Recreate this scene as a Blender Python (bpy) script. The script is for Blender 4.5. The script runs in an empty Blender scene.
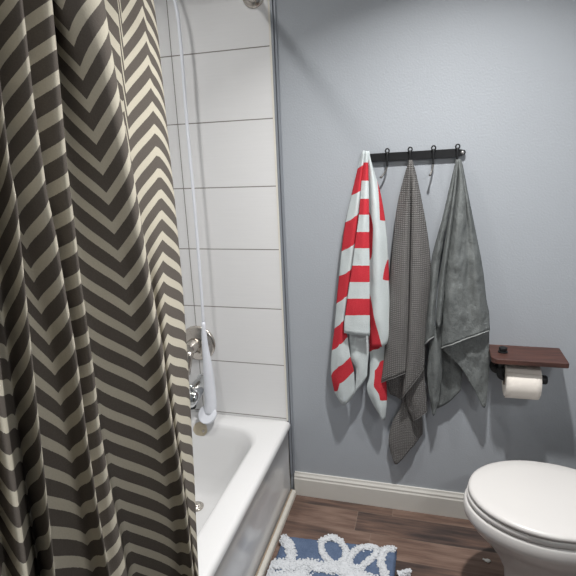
import bpy, math, random
from mathutils import Vector, noise
random.seed(7)
sc = bpy.context.scene
COL = sc.collection
PI = math.pi

# ------------------------------------------------------------------ camera
F = 500.0
YAW, PITCH, ROLL = .28016273, .25249614, .04146615
CAM = Vector((0, -1.9, 1.475))
_cy, _sy = math.cos(YAW), math.sin(YAW)
FWD = Vector((-_sy*math.cos(PITCH), _cy*math.cos(PITCH), -math.sin(PITCH)))
_r0 = Vector((_cy, _sy, 0)); _d0 = FWD.cross(_r0)
_c, _s = math.cos(ROLL), math.sin(ROLL)
RIGHT = _c*_r0 + _s*_d0
DOWN = -_s*_r0 + _c*_d0
cd = bpy.data.cameras.new('camera'); cam = bpy.data.objects.new('camera', cd); COL.objects.link(cam)
cd.sensor_width = 36; cd.lens = F/576*36; cd.clip_start = .02
from mathutils import Matrix
m = Matrix((RIGHT, -DOWN, -FWD)).transposed().to_4x4(); m.translation = CAM
cam.matrix_world = m
sc.camera = cam

def ray(x, y): return RIGHT*((x-288)/F) + DOWN*((y-288)/F) + FWD
def at_depth(x, y, d):            # a measured point d metres in front of the back wall
    r = ray(x, y); return CAM + r*((-d-CAM.y)/r.y)
def at_height(x, y, z):
    r = ray(x, y); return CAM + r*((z-CAM.z)/r.z)
def project(P):
    q = P-CAM; w = q.dot(FWD)
    return F*q.dot(RIGHT)/w+288, F*q.dot(DOWN)/w+288

# ------------------------------------------------------------------ helpers
class MB:
    def __init__(s): s.v = []; s.f = []; s.a = {}
    def add(s, vs, fs):
        n = len(s.v); s.v += [tuple(v) for v in vs]; s.f += [tuple(i+n for i in f) for f in fs]
    def box(s, x0, x1, y0, y1, z0, z1):
        s.add([(x0,y0,z0),(x1,y0,z0),(x1,y1,z0),(x0,y1,z0),(x0,y0,z1),(x1,y0,z1),(x1,y1,z1),(x0,y1,z1)],
              [(0,3,2,1),(4,5,6,7),(0,1,5,4),(1,2,6,5),(2,3,7,6),(3,0,4,7)])
    def rings(s, rings, close=True, cap0=True, cap1=True):
        n = len(rings[0]); vs = [p for r in rings for p in r]; fs = []
        for i in range(len(rings)-1):
            for j in range(n if close else n-1):
                k = (j+1) % n
                fs.append((i*n+j, i*n+k, (i+1)*n+k, (i+1)*n+j))
        if cap0: fs.append(tuple(range(n-1, -1, -1)))
        if cap1: fs.append(tuple((len(rings)-1)*n+j for j in range(n)))
        s.add(vs, fs)
    def tube(s, pts, r, n=12, cap=True):
        pts = [Vector(p) for p in pts]; rs = r if isinstance(r, (list, tuple)) else [r]*len(pts)
        rings = []; up = None
        for i, p in enumerate(pts):
            t = (pts[min(i+1, len(pts)-1)]-pts[max(i-1, 0)]).normalized()
            if up is None: up = t.orthogonal().normalized()
            up = (up - t*up.dot(t)).normalized(); b = t.cross(up)
            rings.append([p+(up*math.cos(2*PI*k/n)+b*math.sin(2*PI*k/n))*rs[i] for k in range(n)])
        s.rings(rings, True, cap, cap)
    def lathe(s, prof, origin, axis, n=32):
        o = Vector(origin); a = Vector(axis).normalized(); u = a.orthogonal().normalized(); w = a.cross(u)
        s.rings([[o+a*h+(u*math.cos(2*PI*k/n)+w*math.sin(2*PI*k/n))*max(r, 1e-5) for k in range(n)] for r, h in prof])
    def build(s, name, mat, parent=None, smooth=True, bevel=0, solid=0, sub=0, angle=None):
        me = bpy.data.meshes.new(name); me.from_pydata(s.v, [], s.f); me.update()
        for k, vals in s.a.items():
            at = me.attributes.new(k, 'FLOAT', 'POINT')
            for i, v in enumerate(vals): at.data[i].value = v
        import bmesh
        bm = bmesh.new(); bm.from_mesh(me); bmesh.ops.recalc_face_normals(bm, faces=bm.faces); bm.to_mesh(me); bm.free()
        o = bpy.data.objects.new(name, me); COL.objects.link(o); me.materials.append(mat)
        if smooth:
            for p in me.polygons: p.use_smooth = True
            if angle is not None:
                for e in me.edges: pass
                try: me.set_sharp_from_angle(angle=math.radians(angle))
                except Exception: pass
        if solid:
            md = o.modifiers.new('thick', 'SOLIDIFY'); md.thickness = solid; md.offset = 0
        if bevel:
            md = o.modifiers.new('bev', 'BEVEL'); md.width = bevel; md.segments = 3; md.limit_method = 'ANGLE'; md.harden_normals = False
        if sub:
            md = o.modifiers.new('sub', 'SUBSURF'); md.levels = sub; md.render_levels = sub
        if parent:
            o.parent = parent; o.matrix_parent_inverse = parent.matrix_world.inverted()
        return o

def thing(name, loc, label, cat, group=None):
    o = bpy.data.objects.new(name, None); COL.objects.link(o); o.location = loc; o.empty_display_size = .05
    o.matrix_world = Matrix.Translation(loc)
    return tag(o, label, cat, group)
def tag(o, label, cat, group=None):
    o['label'] = label; o['category'] = cat
    if group: o['group'] = group
    return o
def struct(o):
    o['kind'] = 'structure'; return o
def cr(p0, p1, p2, p3, t):
    return .5*((2*p1)+(p2-p0)*t+(2*p0-5*p1+4*p2-p3)*t*t+(3*p1-p0-3*p2+p3)*t**3)
def crs(P, x):                     # Catmull-Rom through list P at parameter x in index units
    n = len(P)-1; i = min(int(x), n-1); t = x-i
    a = P[i-1] if i else P[0]*2-P[1]
    d = P[i+2] if i+2 <= n else P[n]*2-P[n-1]
    return cr(a, P[i], P[i+1], d, t)
def lerp_table(tab, y):
    if y <= tab[0][0]: return tab[0][1]
    for (a, b), (c, d) in zip(tab, tab[1:]):
        if y <= c: return b+(d-b)*(y-a)/(c-a)
    return tab[-1][1]
def lerp_ext(tab, y):              # same, extended in a straight line past both ends
    if y <= tab[0][0]: (a, b), (c, d) = tab[0], tab[1]
    elif y >= tab[-1][0]: (a, b), (c, d) = tab[-2], tab[-1]
    else: return lerp_table(tab, y)
    return b+(d-b)*(y-a)/(c-a)

# ------------------------------------------------------------------ materials
def srgb(r, g, b):
    f = lambda c: ((c/255+.055)/1.055)**2.4 if c > 10 else c/255/12.92
    return (f(r), f(g), f(b), 1)
class NT:
    def __init__(s, name, rough=.5, metal=0, spec=.5):
        s.m = bpy.data.materials.new(name); s.m.use_nodes = True; s.t = s.m.node_tree
        s.b = s.t.nodes['Principled BSDF']; s.b.inputs['Roughness'].default_value = rough
        s.b.inputs['Metallic'].default_value = metal; s.b.inputs['Specular IOR Level'].default_value = spec
    def n(s, ty, **kw):
        nd = s.t.nodes.new(ty)
        for k, v in kw.items(): setattr(nd, k, v)
        return nd
    def l(s, a, b): s.t.links.new(a, b)
    def set(s, sock, v):
        if hasattr(v, 'is_output') or isinstance(v, bpy.types.NodeSocket): s.l(v, sock)
        else: sock.default_value = v
    def math(s, op, a, b=0., c=None):
        nd = s.n('ShaderNodeMath', operation=op); s.set(nd.inputs[0], a); s.set(nd.inputs[1], b)
        if c is not None: s.set(nd.inputs[2], c)
        return nd.outputs[0]
    def pos(s): return s.n('ShaderNodeNewGeometry').outputs['Position']
    def xyz(s, v=None):
        nd = s.n('ShaderNodeSeparateXYZ'); s.l(v or s.pos(), nd.inputs[0]); return nd.outputs
    def vec(s, x=0., y=0., z=0.):
        nd = s.n('ShaderNodeCombineXYZ')
        for i, v in enumerate((x, y, z)): s.set(nd.inputs[i], v)
        return nd.outputs[0]
    def noise(s, v, scale, detail=3, rough=.5):
        nd = s.n('ShaderNodeTexNoise'); s.l(v, nd.inputs['Vector']); nd.inputs['Scale'].default_value = scale
        nd.inputs['Detail'].default_value = detail; nd.inputs['Roughness'].default_value = rough; return nd.outputs['Fac']
    def mapv(s, v, sx, sy, sz):
        nd = s.n('ShaderNodeMapping'); s.l(v, nd.inputs['Vector']); nd.inputs['Scale'].default_value = (sx, sy, sz); return nd.outputs[0]
    def mix(s, f, a, b):
        nd = s.n('ShaderNodeMix', data_type='RGBA'); s.set(nd.inputs[0], f); s.set(nd.inputs[6], a); s.set(nd.inputs[7], b); return nd.outputs[2]
    def ramp(s, f, stops):
        nd = s.n('ShaderNodeValToRGB'); s.l(f, nd.inputs[0]); e = nd.color_ramp.elements
        while len(e) < len(stops): e.new(.5)
        for el, (p, c) in zip(e, stops): el.position = p; el.color = c
        return nd.outputs[0]
    def col(s, v): s.set(s.b.inputs['Base Color'], v); return s
    def bump(s, h, strength=.3, dist=.002):
        nd = s.n('ShaderNodeBump'); nd.inputs['Strength'].default_value = strength; nd.inputs['Distance'].default_value = dist
        s.l(h, nd.inputs['Height']); s.l(nd.outputs[0], s.b.inputs['Normal']); return s
    def attr(s, name): return s.n('ShaderNodeAttribute', attribute_name=name).outputs['Fac']

def plain(name, c, rough=.5, metal=0, nscale=0, amount=.06, bump=0, spec=.5):
    t = NT(name, rough, metal, spec)
    sc_ = nscale or 25
    f = t.noise(t.pos(), sc_, 4)
    d = tuple(x*(1-amount) for x in c[:3])+(1,); e = tuple(min(1, x*(1+amount)) for x in c[:3])+(1,)
    t.col(t.mix(f, d, e))
    if bump: t.bump(f, bump, .001)
    return t.m

# painted wall with an orange peel finish
t = NT('grey_blue_paint', .55, spec=.3)
f1 = t.noise(t.pos(), 150, 2); f2 = t.noise(t.pos(), 3, 2)
t.col(t.mix(f2, srgb(161, 166, 172), srgb(166, 171, 177))); t.bump(f1, .35, .0025)
M_WALL = t.m
M_CEIL = plain('ceiling_paint', srgb(225, 225, 222), .7)
# tile: grout every 250 mm in height and 400 mm along the wall
def tile_mat(name, along):
    t = NT(name, .22)
    P = t.xyz(); z = P[2]; u = P[along]
    du = t.math('ABSOLUTE', t.math('SUBTRACT', t.math('FRACT', t.math('ADD', t.math('DIVIDE', t.math('ADD', u, .972), .4), 10.5)), .5))
    dz = t.math('ABSOLUTE', t.math('SUBTRACT', t.math('FRACT', t.math('ADD', t.math('DIVIDE', t.math('SUBTRACT', z, .624), .2502), 10.5)), .5))
    gu = t.math('LESS_THAN', du, .0016/.4); gz = t.math('LESS_THAN', dz, .0019/.25)
    g = t.math('MAXIMUM', gu, gz)
    st = t.noise(t.mapv(t.pos(), 6, 6, 160), 1, 3)
    base = t.mix(st, srgb(220, 220, 220), srgb(226, 226, 226))
    t.col(t.mix(g, base, srgb(128, 124, 118)))
    t.set(t.b.inputs['Roughness'], t.math('ADD', t.math('MULTIPLY', g, .5), .28))
    h = t.math('SUBTRACT', t.math('MULTIPLY', st, .12), t.math('MULTIPLY', g, 1.))
    t.bump(h, .4, .0012)
    return t.m
M_TILE = tile_mat('white_wall_tile', 0); M_TILE_SIDE = tile_mat('white_side_tile', 1)
# floor planks running along X
t = NT('dark_wood_planks', .42)
P = t.xyz(); row = t.math('FLOOR', t.math('DIVIDE', t.math('ADD', P[1], 5.02), .118))
wn = t.n('ShaderNodeTexWhiteNoise', noise_dimensions='1D'); t.l(row, wn.inputs['W'])
xs = t.math('ADD', P[0], t.math('MULTIPLY', wn.outputs['Value'], 1.3))
cell = t.math('FLOOR', t.math('DIVIDE', xs, .62))
wn2 = t.n('ShaderNodeTexWhiteNoise', noise_dimensions='2D'); t.l(t.vec(row, cell), wn2.inputs['Vector'])
v = t.vec(t.math('ADD', t.math('MULTIPLY', P[0], 5.), t.math('MULTIPLY', wn2.outputs['Value'], 40.)), t.math('MULTIPLY', P[1], 62.), 0.)
gr = t.noise(v, 1, 6, .65)
v2 = t.vec(t.math('ADD', t.math('MULTIPLY', P[0], 3.), t.math('MULTIPLY', wn2.outputs['Value'], 70.)), t.math('MULTIPLY', P[1], 15.), 0.)
g2 = t.noise(v2, 1, 3)
mixv = t.math('ADD', t.math('MULTIPLY', gr, .45), t.math('ADD', t.math('MULTIPLY', g2, .45), t.math('MULTIPLY', wn2.outputs['Value'], .22)))
c = t.ramp(mixv, [(.34, srgb(36, 31, 31)), (.48, srgb(64, 53, 50)), (.60, srgb(100, 79, 69)), (.74, srgb(132, 110, 98))])
sy = t.math('ABSOLUTE', t.math('SUBTRACT', t.math('FRACT', t.math('DIVIDE', t.math('ADD', P[1], 5.02), .118)), .5))
sx = t.math('ABSOLUTE', t.math('SUBTRACT', t.math('FRACT', t.math('DIVIDE', xs, .62)), .5))
seam = t.math('MAXIMUM', t.math('GREATER_THAN', sy, .490), t.math('GREATER_THAN', sx, .4975))
t.col(t.mix(t.math('MULTIPLY', seam, .55), c, srgb(128, 112, 100))); t.bump(gr, .2, .001)
M_FLOOR = t.m
M_BASE = plain('cream_baseboard_paint', srgb(206, 204, 198), .45, nscale=14, amount=.04)
M_TRIM = plain('cream_quarter_round', srgb(204, 200, 191), .5, nscale=40, amount=.08)
M_TRIMW = plain('tan_wood_strip', srgb(158, 142, 122), .6, nscale=40, amount=.2)
M_EDGE = plain('grey_edge_metal', srgb(142, 147, 154), .35, .15)
M_CAULK = plain('white_caulk', srgb(222, 218, 208), .6, nscale=60)
M_TUB = plain('tub_enamel', srgb(216, 216, 216), .16, nscale=4, amount=.015)
M_PORC = plain('porcelain', srgb(206, 204, 202), .18, nscale=4, amount=.01)
M_SEAT = plain('seat_plastic', srgb(204, 202, 200), .32, nscale=4, amount=.01)
M_CHROME = plain('brushed_nickel', srgb(196, 190, 182), .22, 1, 30)
M_CHROME2 = plain('polished_chrome', srgb(205, 207, 208), .1, 1, 30)
M_OVER = plain('tarnished_beige_plate', srgb(196, 184, 160), .45, .25, 60, .12)
M_BLACK = plain('black_iron', srgb(30, 31, 33), .45, .3, 60, .15)
M_STEEL = plain('steel_screw', srgb(190, 190, 188), .3, .9)
M_HOOKTIP = plain('bare_hook_wire', srgb(108, 106, 104), .4, .7)
M_WHITEP = plain('white_plastic', srgb(222, 225, 232), .3)
M_PAPER = plain('tissue_paper', srgb(228, 222, 214), .9, nscale=120, amount=.03, bump=.2)
M_CARD = plain('cardboard_core', srgb(150, 125, 100), .9)
M_SCRAP = plain('white_paper_scrap', srgb(225, 225, 222), .8)
# walnut board
t = NT('walnut', .5)
P = t.pos(); gr = t.noise(t.mapv(P, 8, 90, 60), 1, 5, .6)
t.col(t.ramp(gr, [(.3, srgb(52, 33, 29)), (.55, srgb(78, 49, 42)), (.75, srgb(94, 63, 53))])); t.bump(gr, .15, .001)
M_WALNUT = t.m
# chevron curtain
t = NT('chevron_fabric', .9, spec=.1)
ph = t.attr('phase'); z = t.xyz()[2]
hh = t.math('PINGPONG', ph, 1.)
s_ = t.math('ADD', t.math('DIVIDE', t.attr('height'), .0515), t.math('MULTIPLY', hh, 1.8))
wv = t.noise(t.pos(), 400, 2)
fr = t.math('FRACT', t.math('ADD', s_, t.math('MULTIPLY', wv, .03)))
lt = t.math('LESS_THAN', fr, .42)
dk = t.mix(wv, srgb(88, 82, 77), srgb(104, 98, 92)); li = t.mix(wv, srgb(184, 178, 162), srgb(200, 194, 178))
t.col(t.mix(lt, dk, li)); t.bump(wv, .3, .001)
M_CURT = t.m
# towels
t = NT('red_white_towel', .95, spec=.05)
s_ = t.math('FLOORED_MODULO', t.attr('stripe'), 2.)
w = t.noise(t.pos(), 260, 3)
red = t.math('GREATER_THAN', t.math('ADD', s_, t.math('MULTIPLY', t.math('SUBTRACT', w, .5), .05)), 1.)
t.col(t.mix(red, t.mix(w, srgb(186, 194, 195), srgb(206, 213, 214)), t.mix(w, srgb(178, 46, 56), srgb(202, 66, 75)))); t.bump(w, .6, .003)
M_RED = t.m
t = NT('waffle_towel', .95, spec=.05)
P = t.xyz(); w = t.noise(t.pos(), 220, 3)
wx = t.math('SINE', t.math('MULTIPLY', P[0], 2*PI/.0075)); wz = t.math('SINE', t.math('MULTIPLY', P[2], 2*PI/.0075))
wf = t.math('MULTIPLY', t.math('ADD', wx, 1.), t.math('ADD', wz, 1.))
wfn = t.math('MULTIPLY', wf, .25)
t.col(t.mix(t.math('ADD', t.math('MULTIPLY', wfn, .6), t.math('MULTIPLY', w, .4)), srgb(92, 91, 90), srgb(138, 136, 134))); t.bump(wfn, .8, .004)
M_WAF = t.m
t = NT('grey_terry', .95, spec=.05)
w = t.noise(t.pos(), 190, 4, .7); w2 = t.noise(t.pos(), 16, 4)
t.col(t.mix(t.math('ADD', t.math('MULTIPLY', w, .55), t.math('MULTIPLY', w2, .45)), srgb(66, 70, 71), srgb(140, 144, 143)))
hgt = t.math('ADD', t.math('MULTIPLY', w, .4), t.math('MULTIPLY', t.noise(t.mapv(t.pos(), 60, 60, 26), 1, 4), 1.))
t.bump(hgt, .8, .010)
M_TER = t.m
M_HEM = plain('pale_hem', srgb(112, 111, 110), .9, nscale=200, amount=.15)
M_HEM2 = plain('grey_hem', srgb(132, 135, 134), .9, nscale=200, amount=.15)
# rug
t = NT('navy_pile', .95, spec=.05)
w = t.noise(t.pos(), 240, 3); w2 = t.noise(t.pos(), 30, 2)
t.col(t.mix(t.math('ADD', t.math('MULTIPLY', w, .5), t.math('MULTIPLY', w2, .5)), srgb(64, 79, 106), srgb(114, 130, 156))); t.bump(w, .9, .006)
M_NAVY = t.m
M_PILE = plain('white_shag', srgb(200, 203, 207), .95, nscale=180, amount=.06, bump=.5, spec=.1)

# ------------------------------------------------------------------ room shell
XL, XR, YF, HC, XT = -1.33, .88, -2.45, 2.42, -.572
def shell(name, mat, *b):
    mb = MB(); mb.box(*b); return struct(mb.build(name, mat, smooth=False))
shell('floor', M_FLOOR, XL-.1, XR+.1, YF-.1, .1, -.05, 0)
shell('ceiling', M_CEIL, XL-.1, XR+.1, YF-.1, .1, HC, HC+.05)
shell('wall_back', M_WALL, XT+.002, XR+.1, 0, .1, 0, HC)
shell('wall_tub', M_TILE, XL-.1, XT, -.006, .1, 0, HC)
shell('wall_left', M_TILE_SIDE, XL-.1, XL, YF-.1, -.006, 0, HC)
shell('wall_right', M_WALL, XR, XR+.1, YF-.1, 0, 0, HC)
shell('wall_front', M_WALL, XL, XR, YF-.1, YF, 0, HC)
shell('wall_alcove', M_WALL, XL, XT-.02, YF, -1.535, 0, HC)
# caulk bead and grey metal edging where tile meets paint
mb = MB(); mb.box(XT-.004, XT+.004, -.0085, 0, .365, HC); struct(mb.build('trim_1', M_CAULK, smooth=False))
mb = MB(); mb.box(XT+.004, XT+.013, -.010, 0, .10, HC); mb.box(XT+.016, XT+.024, -.007, 0, .10, HC); mb.box(XT+.013, XT+.016, -.003, 0, .1, HC)
struct(mb.build('trim_2', M_EDGE, smooth=False, bevel=.001))
# baseboard with a stepped top
mb = MB()
prof = [(0, 0), (-.016, 0), (-.016, .082), (-.013, .088), (-.013, .096), (-.008, .104), (-.006, .112), (0, .112)]
mb.rings([[(x, y, z) for y, z in prof] for x in (XT+.022, XR)])
struct(mb.build('baseboard_back', M_BASE, smooth=False))
mb = MB(); mb.rings([[(XR+y, yy, z) for y, z in prof] for yy in (YF, -.02)]); struct(mb.build('baseboard_right', M_BASE, smooth=False))
# quarter round at the foot of the tub
mb = MB(); x0 = -.566
pr = [(x0+.006, 0), (x0+.023, 0)]+[(x0+.011+.012*math.cos(a), .014+.012*math.sin(a)) for a in [0, .4, .8, 1.2, PI/2]]+[(x0+.006, .026)]
mb.rings([[(x, y, z) for x, z in pr] for y in (-1.53, -.017)])
struct(mb.build('trim_3', M_TRIM, smooth=True, angle=40))
mb = MB(); mb.box(x0, x0+.0058, -1.53, -.017, 0, .0285); struct(mb.build('trim_4', M_TRIMW, smooth=False, bevel=.002))
mb = MB(); mb.box(-.574, XT+.022, -.03, -.001, 0, .362); 

# ------------------------------------------------------------------ bathtub
def rrect(x0, x1, y0, y1, r, z, n=10):
    P = []
    for cx, cy, a in ((x1-r, y1-r, 0), (x0+r, y1-r, PI/2), (x0+r, y0+r, PI), (x1-r, y0+r, 1.5*PI)):
        for k in range(n+1):
            b = a+PI/2*k/n; P.append((cx+r*math.cos(b), cy+r*math.sin(b), z))
    return P
tub = thing('bathtub', (-.95, -.77, 0), 'white alcove bathtub with glossy apron behind the chevron curtain', 'bathtub')
mb = MB()
ox0, ox1, oy0, oy1 = -1.326, -.558, -1.53, -.008
R_ = []
for ins, z, r in ((.014, .0, .006), (.014, .04, .006), (.012, .20, .006), (.010, .318, .006), (.003, .332, .006), (0, .342, .007), (.001, .353, .008), (.005, .3605, .009), (.012, .3645, .010), (.022, .366, .012)):
    R_.append(rrect(ox0+ins, ox1-ins, oy0+ins, oy1-ins*.3, r, z))
ix0, ix1, iy0, iy1 = -1.245, -.652, -1.40, -.085
for ins, z, r in ((-.004, .366, .135), (.004, .364, .135), (.012, .358, .135), (.019, .346, .135), (.030, .30, .13), (.045, .22, .13), (.062, .14, .13), (.085, .09, .13), (.12, .068, .12), (.17, .060, .1)):
    e = 2.1*max(0, .366-z)*.25
    R_.append(rrect(ix0+ins, ix1-ins, iy0+ins+e*1.6, iy1-ins*.8-e*.25, r, z))
mb.rings(R_, True, True, True)
mb.build('shell', M_TUB, tub, angle=60)
ov = Vector((-.948, -.112, .300))
pl = at_depth(201, 430, .10)
mb = MB(); ax = Vector((0, -1, .22)).normalized()
mb.lathe([(.0, -.02), (.036, -.02), (.037, .004), (.034, .008), (.028, .010), (0, .011)], pl, ax)
op = mb.build('overflow_plate', M_OVER, tub, angle=50); op['label'] = 'tarnished beige overflow plate'
mb = MB(); mb.lathe([(0, .008), (.007, .008), (.007, .013), (.003, .015), (0, .0145)], pl+Vector((.017, 0, 0)), ax, 16)
mb.build('screw', M_CHROME, op)
dr = Vector((-.915, -.262, .062))
mb = MB(); mb.lathe([(0, -.004), (.030, -.004), (.031, .004), (.026, .007), (.018, .005), (.016, .012), (.010, .016), (0, .017)], dr, (0, 0, 1))
o = mb.build('drain', M_CHROME, tub); o['label'] = 'round metal drain'

# ------------------------------------------------------------------ shower fittings on the tile
v0 = at_depth(198.5, 343, .006)
val = thing('shower_valve', v0, 'round brushed nickel shower valve plate with lever on the white tile', 'shower valve')
mb = MB(); mb.lathe([(0, -.004), (.079, -.004), (.081, .001), (.079, .006), (.070, .010), (.058, .012), (.056, .014), (.034, .018), (0, .019)], v0, (0, -1, 0), 48)
mb.build('escutcheon', M_CHROME, val, angle=50)
mb = MB(); h0 = v0+Vector((-.012, -.015, -.004))
mb.lathe([(0, 0), (.033, 0), (.031, .022), (.027, .030), (.025, .052), (.021, .058), (0, .060)], h0, (0, -1, 0), 32)
hub = mb.build('hub', M_CHROME, val, angle=50)
mb = MB(); a = h0+Vector((0, -.046, -.012))
mb.tube([a, a+Vector((-.004, -.006, -.03)), a+Vector((-.009, -.014, -.07)), a+Vector((-.012, -.02, -.10)), a+Vector((-.012, -.0205, -.104))], [.017, .015, .013, .012, .007], 16)
mb.build('lever', M_CHROME, hub)

s0 = Vector((-.953, -.006, .525))
sp = thing('tub_spout', s0, 'chrome tub spout on the tile beside the white hand shower', 'tub spout')
mb = MB()
def ell(c, rx, rz, n=24): return [(c[0]+rx*math.cos(2*PI*k/n), c[1], c[2]+rz*math.sin(2*PI*k/n)) for k in range(n)]
mb.rings([ell((s0.x, y, z), rx, rz) for y, z, rx, rz in ((0, .525, .036, .034), (-.012, .525, .037, .035), (-.014, .524, .031, .030), (-.06, .522, .034, .032), (-.12, .514, .034, .032), (-.148, .504, .033, .031), (-.163, .494, .026, .024), (-.168, .488, .009, .009))])
mb.build('body', M_CHROME2, sp, angle=40)
mb = MB(); mb.lathe([(.016, 0), (.018, .016), (.016, .022), (.012, .02)], (s0.x, -.145, .482), (0, 0, -1), 20); mb.build('outlet', M_BLACK, sp)
mb = MB(); mb.lathe([(.005, 0), (.005, .014), (.010, .017), (.010, .026), (.006, .030), (0, .030)], (s0.x, -.138, .535), (0, 0, 1), 16); mb.build('diverter_knob', M_CHROME2, sp)

# hand shower hanging by its hose, head down
hs = thing('hand_shower', at_depth(207, 415, .10), 'white plastic hand shower hanging head down from a long white hose', 'hand shower')
mb = MB()
hp = [Vector((-.945, -.075, 2.30)), Vector((-.935, -.095, 2.2))]+[at_depth(x, y, .10) for x, y in ((175, 2), (180, 36), (184, 85), (187.5, 130), (194.4, 205), (201.2, 290), (203.5, 325))]
mb.tube([crs(hp, k/6) for k in range(6*(len(hp)-1)+1)], .0062, 12)
mb.build('hose', M_WHITEP, hs)
mb = MB()
P = [at_depth(x, y, d) for x, y, d in ((203.3, 322, .10), (204, 332, .10), (205, 345, .098), (207, 360, .096), (208.6, 375, .094), (210, 392, .092), (210.6, 404, .092), (210, 413, .096))]
mb.tube([crs(P, k/3) for k in range(3*(len(P)-1)+1)], [lerp_table([(0, .008), (.12, .010), (.30, .0135), (.5, .020), (.72, .025), (.9, .027), (1, .025)], k/(3*(len(P)-1))) for k in range(3*(len(P)-1)+1)], 20)
mb.build('handle', M_WHITEP, hs)
mb = MB(); hc = at_depth(208, 414.5, .105)
mb.lathe([(0, -.024), (.022, -.022), (.036, -.012), (.042, .0), (.042, .010), (.039, .014), (0, .015)], hc, (-.05, -.8, .55), 36)
head = mb.build('shower_head', M_WHITEP, hs, angle=50)
mb = MB(); mb.tube([(-.945, -.006, 2.34), (-.945, -.04, 2.34), (-.945, -.065, 2.325), (-.945, -.075, 2.30)], .010, 12); mb.lathe([(0, 0), (.03, 0), (.028, .006), (.012, .010)], (-.945, -.006, 2.34), (0, -1, 0)); mb.build('wall_bracket', M_CHROME, hs)

# ------------------------------------------------------------------ shower rod
RX, RZ = -.628, 2.043
rod = thing('shower_rod', (RX, 0, RZ), 'chrome shower curtain rod with round flange screwed to the tile', 'curtain rod')
mb = MB(); mb.tube([(RX, -.006, RZ), (RX, -1.53, RZ)], .0125, 20); mb.build('tube', M_CHROME, rod)
mb = MB(); mb.lathe([(0, 0), (.040, 0), (.041, .004), (.036, .011), (.024, .016), (.021, .026), (.017, .030), (.013, .030)], (RX, -.006, RZ), (0, -1, 0), 36)
mb.build('flange', M_CHROME, rod, angle=50)

# ------------------------------------------------------------------ shower curtain
A_ = [(0, -12), (90, 0), (167, 9), (200, 15.6), (304, 26), (400, 36), (480, 45), (543, 52)]
B_ = [(0, 21), (104, 33), (194, 46), (235, 55), (300, 66), (349, 75), (400, 82), (445, 88), (515, 99), (563, 108)]
C_ = [(0, 50), (70, 57), (167, 66), (221, 73), (280, 80), (339, 88.5), (380, 94), (420, 98), (480, 107), (560, 121)]
D_ = [(0, 102), (38, 108), (115, 121.5), (184, 134), (290, 152), (349, 163), (394, 168), (421, 173), (466, 181), (515, 188), (570, 194)]
G_ = [(0, 153.5), (35, 158), (87, 163), (139, 168), (194, 173.6), (290, 182), (394, 189), (480, 194), (570, 198)]
def off(T, *o):
    n = len(T)
    return [(y, x+(o[0] if len(o) == 1 else lerp_table([(0, o[0]), (300, o[1]), (570, o[2])], y))) for y, x in T]
V1 = [(0, -34), (200, -12), (300, 0), (411, 14), (550, 35)]
V3 = [(0, -9), (100, 3), (200, 16), (245, 26), (300, 38), (339, 48), (423, 64), (480, 75), (560, 90)]
V5 = [(38, 71), (66, 80), (125, 92), (180, 104), (235, 114.6), (288, 126), (315, 131), (366, 144), (414, 153), (440, 158), (489, 167), (558, 179)]
V7 = [(0, 121), (35, 123), (80, 125), (149, 130), (187, 135), (290, 151), (394, 167), (570, 193)]
U8 = [(0, 144), (40, 149), (110, 156), (180, 161), (230, 162), (290, 163.5), (376, 171), (450, 181), (560, 194.5)]
K = lambda *v: [(0, v[0]), (300, v[len(v)//2]), (570, v[-1])]
LN = [  # image track, offset from the mean plane, chevron phase
  (off(V1, -70), K(-.030), K(-1.0)), (off(V1, -44), K(.035), K(-.1)), (off(V1, -34), K(-.03), K(.2)),
  (off(V1, -14), K(.020), K(.55)), (V1, K(-.034), K(1.0)), (A_, K(.030, .032, .044), K(1.85)), (off(A_, -7), K(-.034), K(2.25)), (V3, K(-.022), K(3.0)),
  (B_, K(.030, .032, .040), K(3.5, 3.55, 3.65)), (off(B_, -6), K(-.030), K(3.62, 3.7, 3.75)), (C_, K(.026, .020, -.020), K(3.97, 3.97, 4.0)), (off(C_, -3, -3, 12), K(-.040, -.040, -.046), K(4.12, 4.15, 4.18)),
  (V5, K(.026, .028, .034), K(5.0)), (D_, K(.066, .070, .088), K(5.85, 5.65, 5.6)), (off(D_, -7), K(-.052, -.052, -.034), K(6.35, 6.9, 7.3)),
  (V7, K(-.048, -.054, -.036), K(7.0, 7.35, 7.4)), (U8, K(-.026, -.030, -.016), K(8.0)), (G_, K(-.050, -.046, -.022), K(8.45, 8.75, 8.7)), (off(G_, -3), K(-.068, -.064, -.036), K(8.9, 9.1, 9.1)),
]
NZ, NU = 130, 7
ZT, ZB = 2.028, .10
mb = MB(); pa = []; ha = []
for i in range(NZ+1):
    z = ZT+(ZB-ZT)*i/NZ
    X0 = -.618+.118*min(1, (ZT-z)/1.6)
    amp = min(1, .35+(ZT-z)*2.5)
    pts = []; phs = []
    for tr, dx, pp in LN:
        Y = -1.0
        for _ in range(8):
            px, py = project(Vector((X0, Y, z)))
            py = max(-60, min(640, py))
            X = X0+lerp_table(dx, py)*amp
            u = (lerp_ext(tr, py)-288)/F
            k = RIGHT-FWD*u
            Y = CAM.y-((X-CAM.x)*k.x+(z-CAM.z)*k.z)/k.y
        pts.append(Vector((X, Y, z))); phs.append(lerp_table(pp, py))
    for j in range((len(LN)-1)*NU+1):
        x = j/NU; p = crs(pts, x); a = min(int(x), len(LN)-2)
        mb.v.append((p.x, p.y, z)); pa.append(phs[a]+(phs[a+1]-phs[a])*(x-a)); ha.append(z*(1+.11*max(0, min(1, (phs[a]-5.9)/1.4))))
W_ = (len(LN)-1)*NU+1
for i in range(NZ):
    for j in range(W_-1): mb.f.append((i*W_+j, i*W_+j+1, (i+1)*W_+j+1, (i+1)*W_+j))
mb.a = {'phase': [p+20 for p in pa], 'height': [h+2 for h in ha]}
cu = mb.build('shower_curtain', M_CURT, solid=.0016)
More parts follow.
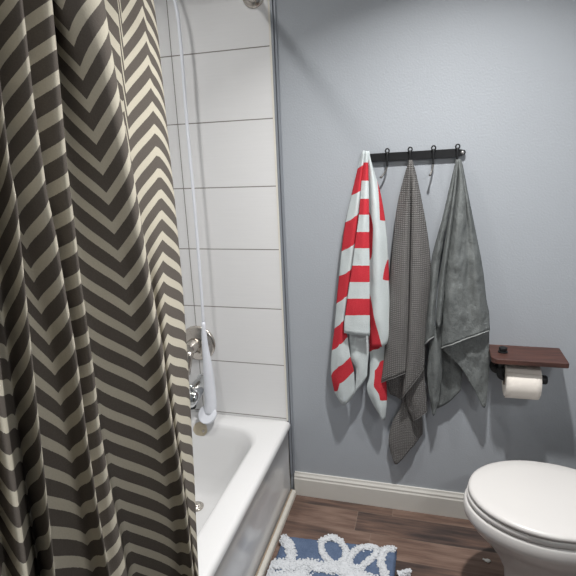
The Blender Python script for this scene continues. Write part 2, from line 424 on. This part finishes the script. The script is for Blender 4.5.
tag(cu, 'chevron shower curtain in charcoal and beige hanging bunched beside the bathtub', 'shower curtain')

# ------------------------------------------------------------------ hook rail
rl, rr = at_depth(364, 158.2, .012), at_depth(462.5, 152.5, .012)
rail = thing('hook_rail', (rl+rr)/2, 'black metal wall rail of five hooks holding the towels', 'hook rail')
ex = (rr-rl).normalized(); ez = Vector((0, 0, 1)); L = (rr-rl).length
mb = MB()
outl = []
for k in range(9):
    a = -PI/2+PI*k/8; outl.append((L+.001+.0095*math.cos(a), .0095*math.sin(a)))
outl += [(L-.012, .0125), (L-.022, .0145), (.022, .0145), (.012, .0125)]
for k in range(9):
    a = PI/2+PI*k/8; outl.append((.0095*math.cos(a)-.001, .0095*math.sin(a)))
outl += [(.012, -.0125), (.022, -.0145), (L-.022, -.0145), (L-.012, -.0125)]
mb.rings([[rl+ex*u+ez*w+Vector((0, y, 0)) for u, w in outl] for y in (.012, .004, .003, -.003, -.004)])
mb.build('bar', M_BLACK, rail, smooth=False, bevel=.001)
for q in (L, 0):
    mb = MB(); mb.lathe([(.0065, 0), (.006, .0015), (.0035, .003), (0, .0033)], rl+ex*q+Vector((0, -.004, 0)), (0, -1, 0), 16); mb.build('screw', M_STEEL, rail)
for k in range(5):
    hx = rl+ex*(.004+.0795*k+.0005); sw = [-.010, -.017, -.005, -.008, -.004][k]
    hx = hx+Vector((0, -.006, 0))
    mb = MB()
    n = 14
    if k: mb.tube([hx+Vector((.0066*math.sin(2*PI*j/n), -.0035, .0205-.0080*math.cos(2*PI*j/n))) for j in range(n+1)], .0026, 8)
    S = [hx+Vector(v) for v in ((0, -.001, .016), (0, -.004, .008), (0, -.004, -.016), (0, -.005, -.034))]
    mb.tube([crs(S, j/4) for j in range(13)], .0042, 10)
    hk = mb.build('hook', M_BLACK, rail)
    S = [hx+Vector(v) for v in ((0, -.005, -.031), (sw*.15, -.007, -.044), (sw*.5, -.010, -.056), (sw*.9, -.014, -.065), (sw*1.1, -.019, -.071), (sw*1.2, -.024, -.070))]
    mb = MB(); mb.tube([crs(S, j/4) for j in range(21)], .0032, 10)
    mb.lathe([(0, -.0045), (.0035, -.003), (.0048, 0), (.0035, .003), (0, .0045)], S[-1], (0, 0, 1), 12)
    o = mb.build('hook_tip', M_HOOKTIP, hk); o['label'] = 'bare grey hook tip'

# ------------------------------------------------------------------ towels
def patch(mb, lines, nv=56, nu=8, wr=.0028, seed=0, stripe=None, lift=.03):
    """lines: tracks of (x, y, depth) from left to right; one sheet of cloth through them"""
    tr = []
    for L in lines:
        P = [Vector((p[0], p[1], p[2]+(lift*min(1, max(0, (p[1]-170)/150)))-.022*max(0, min(1, 1-(p[1]-155)/60)))) for p in L]
        fine = [crs(P, k/12) for k in range(12*(len(P)-1)+1)] if len(P) > 2 else [P[0].lerp(P[1], k/24) for k in range(25)]
        cum = [0]
        for a, b in zip(fine, fine[1:]): cum.append(cum[-1]+math.hypot(a.x-b.x, a.y-b.y))
        row = []; j = 0
        for i in range(nv+1):
            g = cum[-1]*i/nv
            while j < len(fine)-2 and cum[j+1] < g: j += 1
            d = cum[j+1]-cum[j]; row.append(fine[j].lerp(fine[j+1], (g-cum[j])/d if d else 0))
        tr.append(row)
    n0 = len(mb.v); W = (len(lines)-1)*nu+1; st = mb.a.setdefault('stripe', [])
    for i in range(nv+1):
        row = [L[i] for L in tr]
        sv = [lerp_table(stripe[k], row[k].y) for k in range(len(lines))] if stripe else None
        for j in range(W):
            x = j/nu; a = min(int(x), len(lines)-2)
            q = crs(row, x) if len(lines) > 2 else row[0].lerp(row[1], x)
            P = at_depth(q.x, q.y, max(q.z, .008))
            w = noise.noise(Vector((P.x*38+seed, P.z*16, seed*1.7)))+.5*noise.noise(Vector((P.x*80+seed, P.z*50, 3+seed)))
            P.y = min(P.y+w*wr*min(1, .15+i/nv*2), -.007)
            mb.v.append(tuple(P)); st.append(sv[a]+(sv[a+1]-sv[a])*(x-a) if sv else 0.)
    for i in range(nv):
        for j in range(W-1):
            a = n0+i*W+j; mb.f.append((a, a+1, a+W+1, a+W))
    return [Vector(mb.v[n0+nv*W+j]) for j in range(W)]

# red and white striped towel
mb = MB()
sLa = [(150, .3), (168.6, 1), (195.6, 2), (222.5, 3), (251.7, 4), (276, 5), (303.8, 6), (328.7, 7), (350.4, 8), (375.6, 9), (391.2, 10), (405, 10.8)]
sLm = [(150, .3), (165.5, 1), (192, 2), (216, 3), (246, 4), (271, 5), (297, 6), (322, 7), (344, 8), (366.5, 9), (383, 10), (406, 10.9)]
sLc = [(150, .3), (162.6, 1), (188.6, 2), (210.3, 3), (240.4, 4), (265.6, 5), (290.8, 6), (315, 7), (337, 8), (357, 9), (371, 10), (394, 10.8)]
h1 = patch(mb, [
  [(363.2, 151, .05), (360.8, 157.4, .042), (352.1, 193.8, .028), (344.3, 230.3, .022), (338.2, 287.3, .02), (334.8, 327, .02), (332.2, 349.5, .02), (331.3, 372, .022), (334.8, 393, .025)],
  [(364, 150.5, .058), (361.5, 170, .064), (355.5, 215, .058), (346.5, 287, .052), (340.5, 335, .05), (339, 375, .048), (344.3, 405, .045)],
  [(365, 151, .055), (363.4, 164, .046), (359, 216.4, .040), (353, 261, .038), (348.6, 290.8, .038), (345.5, 320.3, .04), (348, 340, .046), (350.5, 357, .048), (354, 372, .046), (355, 393, .04)]],
  seed=1, stripe=[sLa, sLm, sLc])
w_ = [(0, .5), (1000, .5)]
patch(mb, [[(349, 328, .03), (350, 357, .038), (356, 369, .038), (354.7, 393, .036)], [(358, 328, .03), (357, 352, .048), (361, 370, .044), (361, 385, .038)], [(371, 328, .022), (369, 350, .022), (367.5, 365, .026), (366.9, 376, .03)]], seed=2, stripe=[w_]*3, nv=24)
sC = [(150, .3), (162.6, 1), (180.8, 2), (199, 3), (214.7, 4), (232, 5), (248.2, 6), (265.6, 7), (282, 8), (298.6, 9), (315, 10), (337, 10.9)]
patch(mb, [
  [(365.2, 152, .058), (363.6, 164, .058), (362, 178, .060), (359, 216.4, .062), (355.6, 240.4, .064), (353, 261, .064), (348.6, 290.8, .064), (344.6, 320.3, .064), (344.3, 333, .064)],
  [(366.5, 151, .064), (366, 178, .074), (364.5, 216, .078), (362, 255, .080), (359, 300, .080), (357, 334.6, .078)],
  [(367.8, 152, .058), (368.2, 175, .064), (368.6, 200, .068), (369.2, 250, .070), (369.6, 290, .070), (369.8, 320, .068), (369.8, 335.6, .068)]], seed=3, stripe=[sC]*3)
s0_ = [(150, .5), (206, .5), (210, 1.), (226, 1.75), (256, 1.3), (262, 1.), (264, .5), (288, .5), (291, 1.), (347, 1.95)]
s1_ = [(150, .5), (315, .5), (347, 1.05)]
s2_ = [(150, .5), (178, .5), (180, 1.), (219, 1.8), (222, .5), (255, .5), (258, 1.), (279, 1.7), (282, .5), (350, .5)]
patch(mb, [
  [(367.2, 152, .052), (368.2, 190, .046), (369, 250, .040), (369.4, 290, .044), (370, 320, .046), (372, 347, .05)],
  [(368.5, 151, .06), (373, 180, .068), (376, 216, .07), (377.5, 250, .068), (378, 290, .066), (379.5, 320, .066), (381.6, 346.5, .06)],
  [(368.8, 151, .052), (371.2, 162.6, .048), (379.9, 192, .042), (385.1, 221.6, .036), (387.7, 249, .034), (389.4, 299.4, .034), (389.4, 330.4, .04), (386.8, 343.4, .046)]], seed=4, stripe=[s0_, s1_, s2_])
patch(mb, [
  [(366, 330, .016), (370, 355, .02), (370, 366, .026), (369.5, 377, .03), (366.9, 388.6, .03), (372, 401.6, .03), (380, 414.6, .03)],
  [(375, 330, .03), (375, 350, .034), (376, 372, .042), (375.5, 390, .046), (379, 406, .044), (382.5, 420, .036)],
  [(386, 330, .02), (385, 365, .022), (386.3, 385, .024), (386.8, 400, .026), (385, 418.5, .026)]], seed=5, nv=40,
  stripe=[[(335, 1.5), (350, 1.5), (354, .3), (420, .3)], [(335, 1.5), (348, 1.5), (351, .5), (364, .5), (371, 1.15), (386, 1.15), (395, .7)], [(330, .5), (358, .5), (362, 1.8), (399, 1.8), (401, .5)]])
o = mb.build('striped_towel', M_RED, solid=.0035)
tag(o, 'red and white striped towel hanging at the left end of the hook rail', 'towel')

def hem(rows, name, mat, parent, r=.0016):
    mb = MB()
    for row in rows: mb.tube([p+Vector((0, -.0012, 0)) for p in row], r, 8)
    mb.build(name, mat, parent)

# waffle towel
wt = thing('bath_towel', at_depth(405, 465, .035), 'dark grey waffle weave towel hanging between the striped and the plain grey towels', 'towel')
mb = MB(); hm = []
patch(mb, [[(384, 366, .016), (385.5, 380, .016), (390, 394, .016)], [(394, 366, .02), (396, 382, .02), (397, 397, .02)], [(406, 366, .024), (404, 385, .024), (402, 400, .022)]], seed=11, nv=16, lift=.02)
hm.append(patch(mb, [
  [(409.4, 160.6, .052), (403.9, 178.6, .036), (397.3, 207.3, .030), (392.1, 254, .024), (388.8, 300, .022), (386, 335, .024), (384.3, 358.5, .028), (381, 382.5, .034)],
  [(409.8, 160, .06), (406, 190, .056), (398, 240, .05), (393.5, 300, .052), (390, 345, .054), (388, 380, .054)],
  [(410.2, 160, .062), (408, 190, .070), (404.5, 254, .074), (401.5, 320, .072), (397, 376.5, .068)],
  [(410.6, 160.4, .06), (410, 190, .062), (409.2, 254, .060), (408.2, 309, .060), (405.4, 372.8, .06)]], seed=12))
hm.append(patch(mb, [
  [(410.4, 160.6, .054), (410.4, 200, .044), (409.4, 260, .042), (408.2, 309, .044), (406, 350, .046), (402.5, 398, .05)],
  [(411, 160, .062), (413, 200, .066), (413, 260, .072), (412, 309, .072), (410, 350, .068), (407, 391.5, .064)],
  [(411.6, 160, .062), (417, 200, .064), (421, 260, .066), (420, 309, .064), (418, 350, .062), (414.5, 382, .058)],
  [(412, 160.6, .05), (416.9, 178.6, .042), (426, 225.5, .032), (430.4, 264.6, .026), (428.6, 299.7, .026), (426, 322, .028), (424.9, 350, .032), (424, 368, .038)]], seed=13))
hm.append(patch(mb, [[(407, 360, .030), (406.3, 395, .032), (407.2, 405, .032), (413, 420.8, .03)], [(415, 360, .04), (416, 395, .046), (418.5, 418, .042)], [(423, 355, .024), (424.4, 377, .026), (426, 395, .028), (427.3, 411.5, .03)]], seed=14, nv=30, lift=.02))
patch(mb, [
  [(399, 380, .018), (401.5, 404, .018), (392.5, 422, .018), (388.8, 440, .02), (391, 453, .02)],
  [(404, 380, .022), (404, 405, .026), (400.5, 430, .032), (396.7, 464, .030)],
  [(408, 380, .022), (408.5, 410, .030), (409.5, 430, .034), (411, 448.5, .03)],
  [(411, 380, .014), (414, 410, .018), (416, 426, .016), (416.5, 441.5, .014)],
  [(414, 380, .010), (421, 412, .010), (422.6, 422, .010), (422.5, 434, .010)]], seed=15, nv=36, lift=.008)
mb.build('cloth', M_WAF, wt, solid=.0035)
hem(hm, 'hem', M_HEM, wt)

# plain grey terry towel
gt = thing('bath_towel', at_depth(460, 405, .035), 'plain grey terry towel hanging from the right end hook, above the toilet paper shelf', 'towel')
mb = MB(); hm = []
patch(mb, [[(429, 340, .010), (431, 380, .010), (436, 409, .012)], [(446, 340, .014), (447, 375, .014), (447.5, 403, .014)], [(464, 340, .016), (462, 370, .016), (461, 390, .016)]], seed=21, nv=24, lift=.02)
patch(mb, [[(443, 335, .04), (444, 350, .04)], [(455, 333, .05), (454, 360, .046)], [(462, 332, .042), (462, 369, .04)], [(474, 330, .046), (474, 389, .044)], [(482, 328, .036), (484.6, 407, .036)], [(489, 322, .022), (488.6, 374, .022)]], seed=22, nv=30, wr=.006)
patch(mb, [[(431, 328, .024), (428.6, 356, .026), (427.3, 379, .026), (432, 410, .028)], [(435.5, 326, .04), (436, 356, .046), (435, 385, .046), (434, 416, .04)], [(442, 326, .024), (441.8, 350, .026), (441.6, 374, .028), (438.6, 400, .03)]], seed=23, nv=36, wr=.006)
hm.append(patch(mb, [
  [(456.4, 160, .05), (450.7, 183.9, .034), (442.9, 217.7, .026), (435, 246, .022), (431.2, 264.6, .022), (428.6, 299.7, .022), (426, 322, .026), (424.7, 344, .032)],
  [(456.8, 159.6, .056), (451, 192, .054), (440, 240, .048), (434, 275, .048), (431.5, 305, .05), (429, 340, .05)],
  [(457.2, 160, .054), (452.5, 195, .048), (443.5, 238, .040), (438.5, 270, .038), (436, 300, .04), (433.8, 336.4, .042)]], seed=24, wr=.006))
patch(mb, [
  [(457, 160, .058), (452.5, 200, .050), (445.5, 240, .046), (439, 285, .046), (436.2, 322, .048)],
  [(457.6, 159.6, .064), (454, 195, .068), (448, 240, .066), (442, 285, .066), (438.6, 327.5, .064)],
  [(458.2, 160, .060), (456, 190, .060), (450, 240, .056), (445, 280, .054), (443, 305, .052), (440.5, 326, .052)]], seed=25)
hm.append(patch(mb, [
  [(457.8, 160.5, .058), (457.6, 178, .050), (450.7, 236, .046), (445.5, 275, .048), (444, 300, .05), (441.6, 348, .056)],
  [(458.4, 159.5, .066), (460, 185, .074), (456, 236, .080), (451.5, 275, .082), (450, 305, .082), (449.5, 345, .078)],
  [(459.2, 159, .068), (463, 190, .072), (462, 245, .076), (460, 295, .078), (460.5, 341, .076)],
  [(459.8, 159.5, .058), (465.2, 195, .058), (468, 250, .060), (469, 300, .064), (470, 337.4, .068)],
  [(460.4, 159.5, .060), (468, 205, .064), (475, 260, .066), (478.5, 300, .070), (480, 333.5, .068)],
  [(460.2, 160, .05), (462.4, 166, .044), (467.7, 194, .034), (474, 225.5, .028), (482, 267, .024), (485.9, 299.7, .024), (488.5, 312, .026), (489.3, 330, .032)]], seed=26, wr=.007))
mb.build('cloth', M_TER, gt, solid=.004)
hem(hm, 'hem', M_HEM2, gt, .0030)

# ------------------------------------------------------------------ toilet paper shelf and roll
zs = .770
ph_ = thing('toilet_paper_holder', (.345, 0, zs), 'walnut shelf with black pipe toilet paper holder mounted below the grey towel', 'toilet paper holder')
mb = MB()
x0, x1, y0 = .226, .470, -.146
ol = [(x0, -.0005), (x0, y0+.022)]+[(x0+.022-.022*math.cos(a), y0+.022-.022*math.sin(a)) for a in (.4, .8, 1.2)]+[(x0+.022, y0), (x1-.004, y0), (x1, y0+.004), (x1, -.0005)]
mb.rings([[(x, y, z) for x, y in ol] for z in (zs-.018, zs)])
mb.build('shelf_board', M_WALNUT, ph_, smooth=False, bevel=.0015)
rc = Vector((.33, -.078, .674))
px_ = .267
mb = MB(); mb.lathe([(.0, -.001), (.017, -.001), (.017, .004), (.011, .006), (.011, .009), (.0145, .010), (.0145, .018), (.011, .020), (0, .020)], (px_+.003, -.075, zs), (0, 0, 1), 12)
mb.build('bolt_cap', M_BLACK, ph_, angle=40)
mb = MB()
mb.tube([(px_, -.075, zs-.017), (px_, -.075, rc.z+.035)], .0105, 16)
E_ = [(px_, -.075, rc.z+.036), (px_, -.075, rc.z+.016), (px_+.004, -.075, rc.z+.004), (px_+.016, -.075, rc.z), (px_+.024, -.075, rc.z)]
mb.tube([crs([Vector(e) for e in E_], k/3) for k in range(13)], .0145, 16)
mb.tube([(px_+.02, -.075, rc.z), (.415, -.075, rc.z)], .0095, 16)
mb.tube([(px_, -.070, rc.z+.012), (px_, -.006, rc.z+.012)], .0105, 16)
mb.lathe([(0, 0), (.030, 0), (.030, .006), (.016, .008), (.015, .018), (0, .018)], (px_, -.001, rc.z+.012), (0, -1, 0), 24)
mb.build('pipe', M_BLACK, ph_, angle=40)
mb = MB(); mb.lathe([(0, 0), (.0155, 0), (.0165, .004), (.0165, .016), (.013, .021), (0, .022)], (.402, -.075, rc.z), (1, 0, 0), 20); mb.build('end_cap', M_BLACK, ph_, angle=40)

ra, rb, rad = .281, .396, .061
rz = rc.z-.0095
ro = thing('toilet_paper_roll', (ra, -.075, rz), 'white toilet paper roll on the black pipe under the walnut shelf', 'toilet paper')
mb = MB(); n = 48
def ringx(x, r): return [(x, -.075+r*math.cos(2*PI*k/n), rz+r*math.sin(2*PI*k/n)) for k in range(n)]
mb.rings([ringx(ra, .0205), ringx(ra, rad-.003), ringx(ra+.003, rad), ringx(rb-.003, rad), ringx(rb, rad-.003), ringx(rb, .0205), ringx(ra, .0205)], True, False, False)
mb.build('paper', M_PAPER, ro, angle=40)
mb = MB(); mb.rings([ringx(ra-.001, .020), ringx(rb+.001, .020), ringx(rb+.001, .0188), ringx(ra-.001, .0188), ringx(ra-.001, .020)], True, False, False); mb.build('core', M_CARD, ro, angle=40)
mb = MB()   # loose end, folded to a slanting edge
rows = []
for k in range(15):
    a = PI*.72+PI*.72*k/14; r = rad+.0012+.004*max(0, (k-9)/5)**2
    e = ra+.002 if k < 15 else 0
    xr = rb-.002-(.0)*k
    rows.append([(ra+.002+(xr-ra-.002)*j/6, -.075+r*math.cos(a+.06*j/6), rz+r*math.sin(a+.06*j/6)) for j in range(7)])
mb.rings(rows, False, False, False); mb.build('loose_sheet', M_PAPER, ro, solid=.0008)

# ------------------------------------------------------------------ toilet
TY = -.395
def egg(x0, x1, hw, z, n=56, back=.86):
    """outline with round nose at x0 and squarer back at x1"""
    P = []; L = x1-x0; cx = x0+L*.5
    for k in range(n):
        a = 2*PI*k/n; c, s = math.cos(a), math.sin(a)
        if c < 0: x = cx+L*.5*c; y = hw*s
        else: x = cx+L*.5*math.copysign(abs(c)**.75, c); y = hw*math.copysign(abs(s)**.85, s)*(1-.08*c)
        P.append((x, TY+y, z))
    return P
to = thing('toilet', (.42, TY, 0), 'white toilet with closed lid standing against the painted wall', 'toilet')
mb = MB()
mb.rings([egg(.262, .60, .098, .0), egg(.258, .61, .10, .012), egg(.268, .60, .092, .03), egg(.278, .60, .086, .09), egg(.272, .60, .092, .14), egg(.250, .60, .108, .19), egg(.222, .605, .130, .235),
          egg(.190, .61, .153, .275), egg(.160, .615, .173, .308), egg(.152, .62, .178, .322), egg(.143, .62, .184, .334), egg(.137, .622, .188, .343), egg(.136, .622, .189, .352), egg(.137, .622, .188, .378), egg(.141, .62, .184, .384), egg(.150, .61, .175, .386)])
mb.build('bowl', M_PORC, to, angle=60)
mb = MB()
mb.rings([egg(.152, .60, .176, .3865), egg(.146, .605, .183, .389), egg(.144, .605, .185, .394), egg(.144, .605, .185, .403), egg(.147, .60, .182, .4075), egg(.156, .59, .173, .408)])
mb.build('seat', M_SEAT, to, angle=60)
mb = MB()
R_ = [egg(.156, .60, .178, .4105), egg(.149, .607, .186, .413), egg(.147, .608, .188, .419), egg(.150, .604, .186, .426), egg(.158, .596, .178, .4295)]
for k in (.8, .55, .3, .08): R_.append([(.38+(x-.38)*k, TY+(y-TY)*k, .4295+.003*(1-k*k)) for x, y, z in R_[4]])
mb.rings(R_)
mb.build('lid', M_SEAT, to, angle=60)
for s in (-1, 1):
    mb = MB(); mb.tube([(.607, TY+s*.075-.02, .405), (.607, TY+s*.075+.02, .405)], .012, 14); mb.build('hinge', M_SEAT, to)
mb = MB(); mb.box(.60, .87, TY-.11, TY+.11, .18, .372); mb.build('tank_shelf', M_PORC, to, bevel=.02)
mb = MB(); mb.box(.655, .865, TY-.21, TY+.21, .372, .72); mb.build('tank', M_PORC, to, bevel=.025)
mb = MB(); mb.box(.648, .872, TY-.22, TY+.22, .72, .75); tl = mb.build('tank_lid', M_PORC, to, bevel=.01)
mb = MB(); mb.lathe([(0, 0), (.014, 0), (.012, .012), (0, .014)], (.655, TY-.15, .66), (-1, 0, 0), 16); mb.tube([(.645, TY-.15, .66), (.640, TY-.10, .652), (.640, TY-.07, .648)], .006, 10); mb.build('flush_handle', M_CHROME2, to)

# white scrap beside the toilet foot
c0 = at_height(487.5, 560.5, .004)
mb = MB()
for cx, cy, r in ((c0.x, c0.y, .0085), (c0.x-.012, c0.y+.006, .004)):
    rows = []
    for i in range(9):
        a = -PI/2+PI*i/8
        rows.append([])
        for j in range(12):
            b = 2*PI*j/12; d = Vector((math.cos(a)*math.cos(b), math.cos(a)*math.sin(b), math.sin(a)))
            q = r*(1+.55*noise.noise(d*2.2+Vector((cx*90, 0, 0))))
            rows[-1].append((cx+d.x*q*1.25, cy+d.y*q, max(0, r*.45+d.z*q*.5)))
    mb.rings(rows)
o = mb.build('paper_scrap', M_SCRAP); tag(o, 'tiny crumpled white scrap on the wood floor by the toilet foot', 'scrap')

# ------------------------------------------------------------------ bath rug
rg = thing('bath_rug', (-.3, -.5, 0), 'navy bath rug with shaggy white loops on the wood floor beside the tub', 'bath rug')
g = lambda x, y, z=.018: at_height(x, y, z)
tl_, tr_, br_ = g(277, 533.5), g(397, 547), g(396.5, 576)
rx0, ry0, ry1 = -.526, -.84, -.285
def edge_top(x): return tl_.y+(tr_.y-tl_.y)*(x-tl_.x)/(tr_.x-tl_.x)
mb = MB(); nx, ny = 90, 100
xr = tr_.x
rows = []
for i in range(ny+1):
    row = []
    for j in range(nx+1):
        u = j/nx; v = i/ny
        x = rx0+(xr-rx0)*u; y = edge_top(x)+(ry0-edge_top(x))*v
        x += .003*noise.noise(Vector((y*60, u*3, 1))) if j in (0, nx) else 0
        y += .003*noise.noise(Vector((x*60, v*3, 2))) if i in (0, ny) else 0
        e = min(u*(xr-rx0), (1-u)*(xr-rx0), v*.5, (1-v)*.5)
        h = .016*min(1, (e/.010))**.5
        row.append((x, y, .002+h+.0035*noise.noise(Vector((x*120, y*120, 0)))*(1 if e > .002 else 0)))
    rows.append(row)
mb.rings(rows, False, False, False)
n_ = len(mb.v)
bb = [(rx0, edge_top(rx0), .0), (xr, edge_top(xr), 0.), (xr, ry0, 0.), (rx0, ry0, 0.)]
mb.add(bb, [(0, 1, 2, 3)])
mb.build('base', M_NAVY, rg)
STR = [  # white loops, traced on the rug plane
  ([(280, 537), (286, 541), (290, 549), (291.5, 556), (288, 564)], 9.5),
  ([(264, 566), (278, 564), (292, 565), (308, 564), (322, 567), (338, 569), (352, 574), (372, 580), (392, 586)], 12),
  ([(262, 576), (276, 578), (292, 576), (306, 574)], 14),
  ([(262, 590), (280, 594), (300, 586)], 12),
  ([(322, 540), (332, 537), (340, 541), (346, 551), (343, 560), (336, 564), (328, 560), (322, 551), (321, 541)], 6.5),
  ([(350, 557), (356, 550), (366, 547), (376, 548), (374, 556), (366, 563), (358, 568), (350, 566), (349, 558)], 6.5),
  ([(394, 549), (386, 549), (382, 554), (381, 563), (384, 571), (386, 580)], 7.5),
  ([(398, 575), (404, 572), (410, 571.5)], 5),
  ([(344, 562), (350, 572), (352, 586), (340, 600)], 8),
  ([(306, 576), (304, 592), (296, 608)], 9),
  ([(318, 596), (332, 590), (346, 598), (352, 614), (338, 624), (322, 616), (318, 598)], 7),
  ([(372, 600), (388, 594), (400, 604), (398, 620), (380, 622), (370, 612)], 7),
]
mb = MB()
def tuft(p, r, h):
    n = 6; a0 = random.random()*6.28; lean = Vector((random.uniform(-1, 1), random.uniform(-1, 1), 0))*r*.7
    rings = []
    for q, k in ((.85, 0), (1.05, .45), (.8, .8), (.3, 1.)):
        rings.append([p+lean*k+Vector((math.cos(a0+2*PI*j/n)*r*q*random.uniform(.8, 1.2), math.sin(a0+2*PI*j/n)*r*q*random.uniform(.8, 1.2), h*k)) for j in range(n)])
    mb.rings(rings, True, False, True)
for pts, wd in STR:
    P = [Vector((x, y, 0)) for x, y in pts]; N = 10*(len(P)-1)
    fine = [crs(P, k/10) for k in range(N+1)]
    W = [g(q.x, q.y, .020) for q in fine]
    half = wd*.6/250
    length = sum((a-b).length for a, b in zip(W, W[1:]))
    cnt = int(length*half*2*1.0/(.0042**2)*.5)+10
    side = []
    for k, c in enumerate(W):       # the matted body of the loop under its tufts
        tn = (W[min(k+1, len(W)-1)]-W[max(k-1, 0)]).normalized(); sd = Vector((-tn.y, tn.x, 0))
        hw = half*(.92+.18*noise.noise(Vector((k*.35, half*900, 1))))
        side.append([Vector((max(c.x+sd.x*hw*q, rx0-.003), c.y+sd.y*hw*q, .012+.013*(1-q*q)**.5)) for q in (-1, -.8, -.4, 0, .4, .8, 1)])
    mb.rings(side, False, False, False)
    for _ in range(cnt):
        i = random.randrange(len(W)-1); c = W[i].lerp(W[i+1], random.random())
        a = random.random()*6.28; rq = math.sqrt(random.random()); q = half*rq
        p = c+Vector((math.cos(a)*q, math.sin(a)*q*1.1, 0))
        if p.x < rx0-.004: continue
        p.z = .013+.011*(1-rq*rq)**.5
        tuft(p, random.uniform(.0032, .0050), random.uniform(.002, .0045))
pl_ = mb.build('white_loops', M_PILE, rg); pl_['kind'] = 'stuff'; pl_['label'] = 'raised shaggy white loop pattern'

# ------------------------------------------------------------------ light
def lamp(name, loc, power, size, color, aim=None):
    ld = bpy.data.lights.new(name, 'AREA'); ld.shape = 'DISK'; ld.size = size; ld.energy = power; ld.color = color
    o = bpy.data.objects.new(name, ld); COL.objects.link(o); o.location = loc
    if aim: o.rotation_euler = (Vector(aim)-Vector(loc)).to_track_quat('-Z', 'Y').to_euler()
    return o
cl = lamp('ceiling_lamp', (.08, -.71, 2.41), 13, .08, (1, .985, .965)); cl.data.spread = math.radians(120)
tb = lamp('tub_lamp', (-.90, -.80, 2.41), 4.2, .09, (1, .985, .96)); tb.data.spread = math.radians(145)
fl = lamp('fill_lamp', (.86, -1.75, 1.95), 8.5, .5, (1, .985, .965), (-.1, -.2, .7))  # added fill light at the right wall, no fixture there; lifts wall and curtain
fl.data.shape = 'RECTANGLE'; fl.data.size = .55; fl.data.size_y = .12
w = bpy.data.worlds.new('world'); sc.world = w; w.use_nodes = True
w.node_tree.nodes['Background'].inputs[0].default_value = (.5, .55, .6, 1); w.node_tree.nodes['Background'].inputs[1].default_value = .2
sc.view_settings.view_transform = 'Standard'; sc.view_settings.look = 'None'; sc.view_settings.gamma = 1
sc.view_settings.exposure = 0.6
sc.view_settings.use_curve_mapping = False
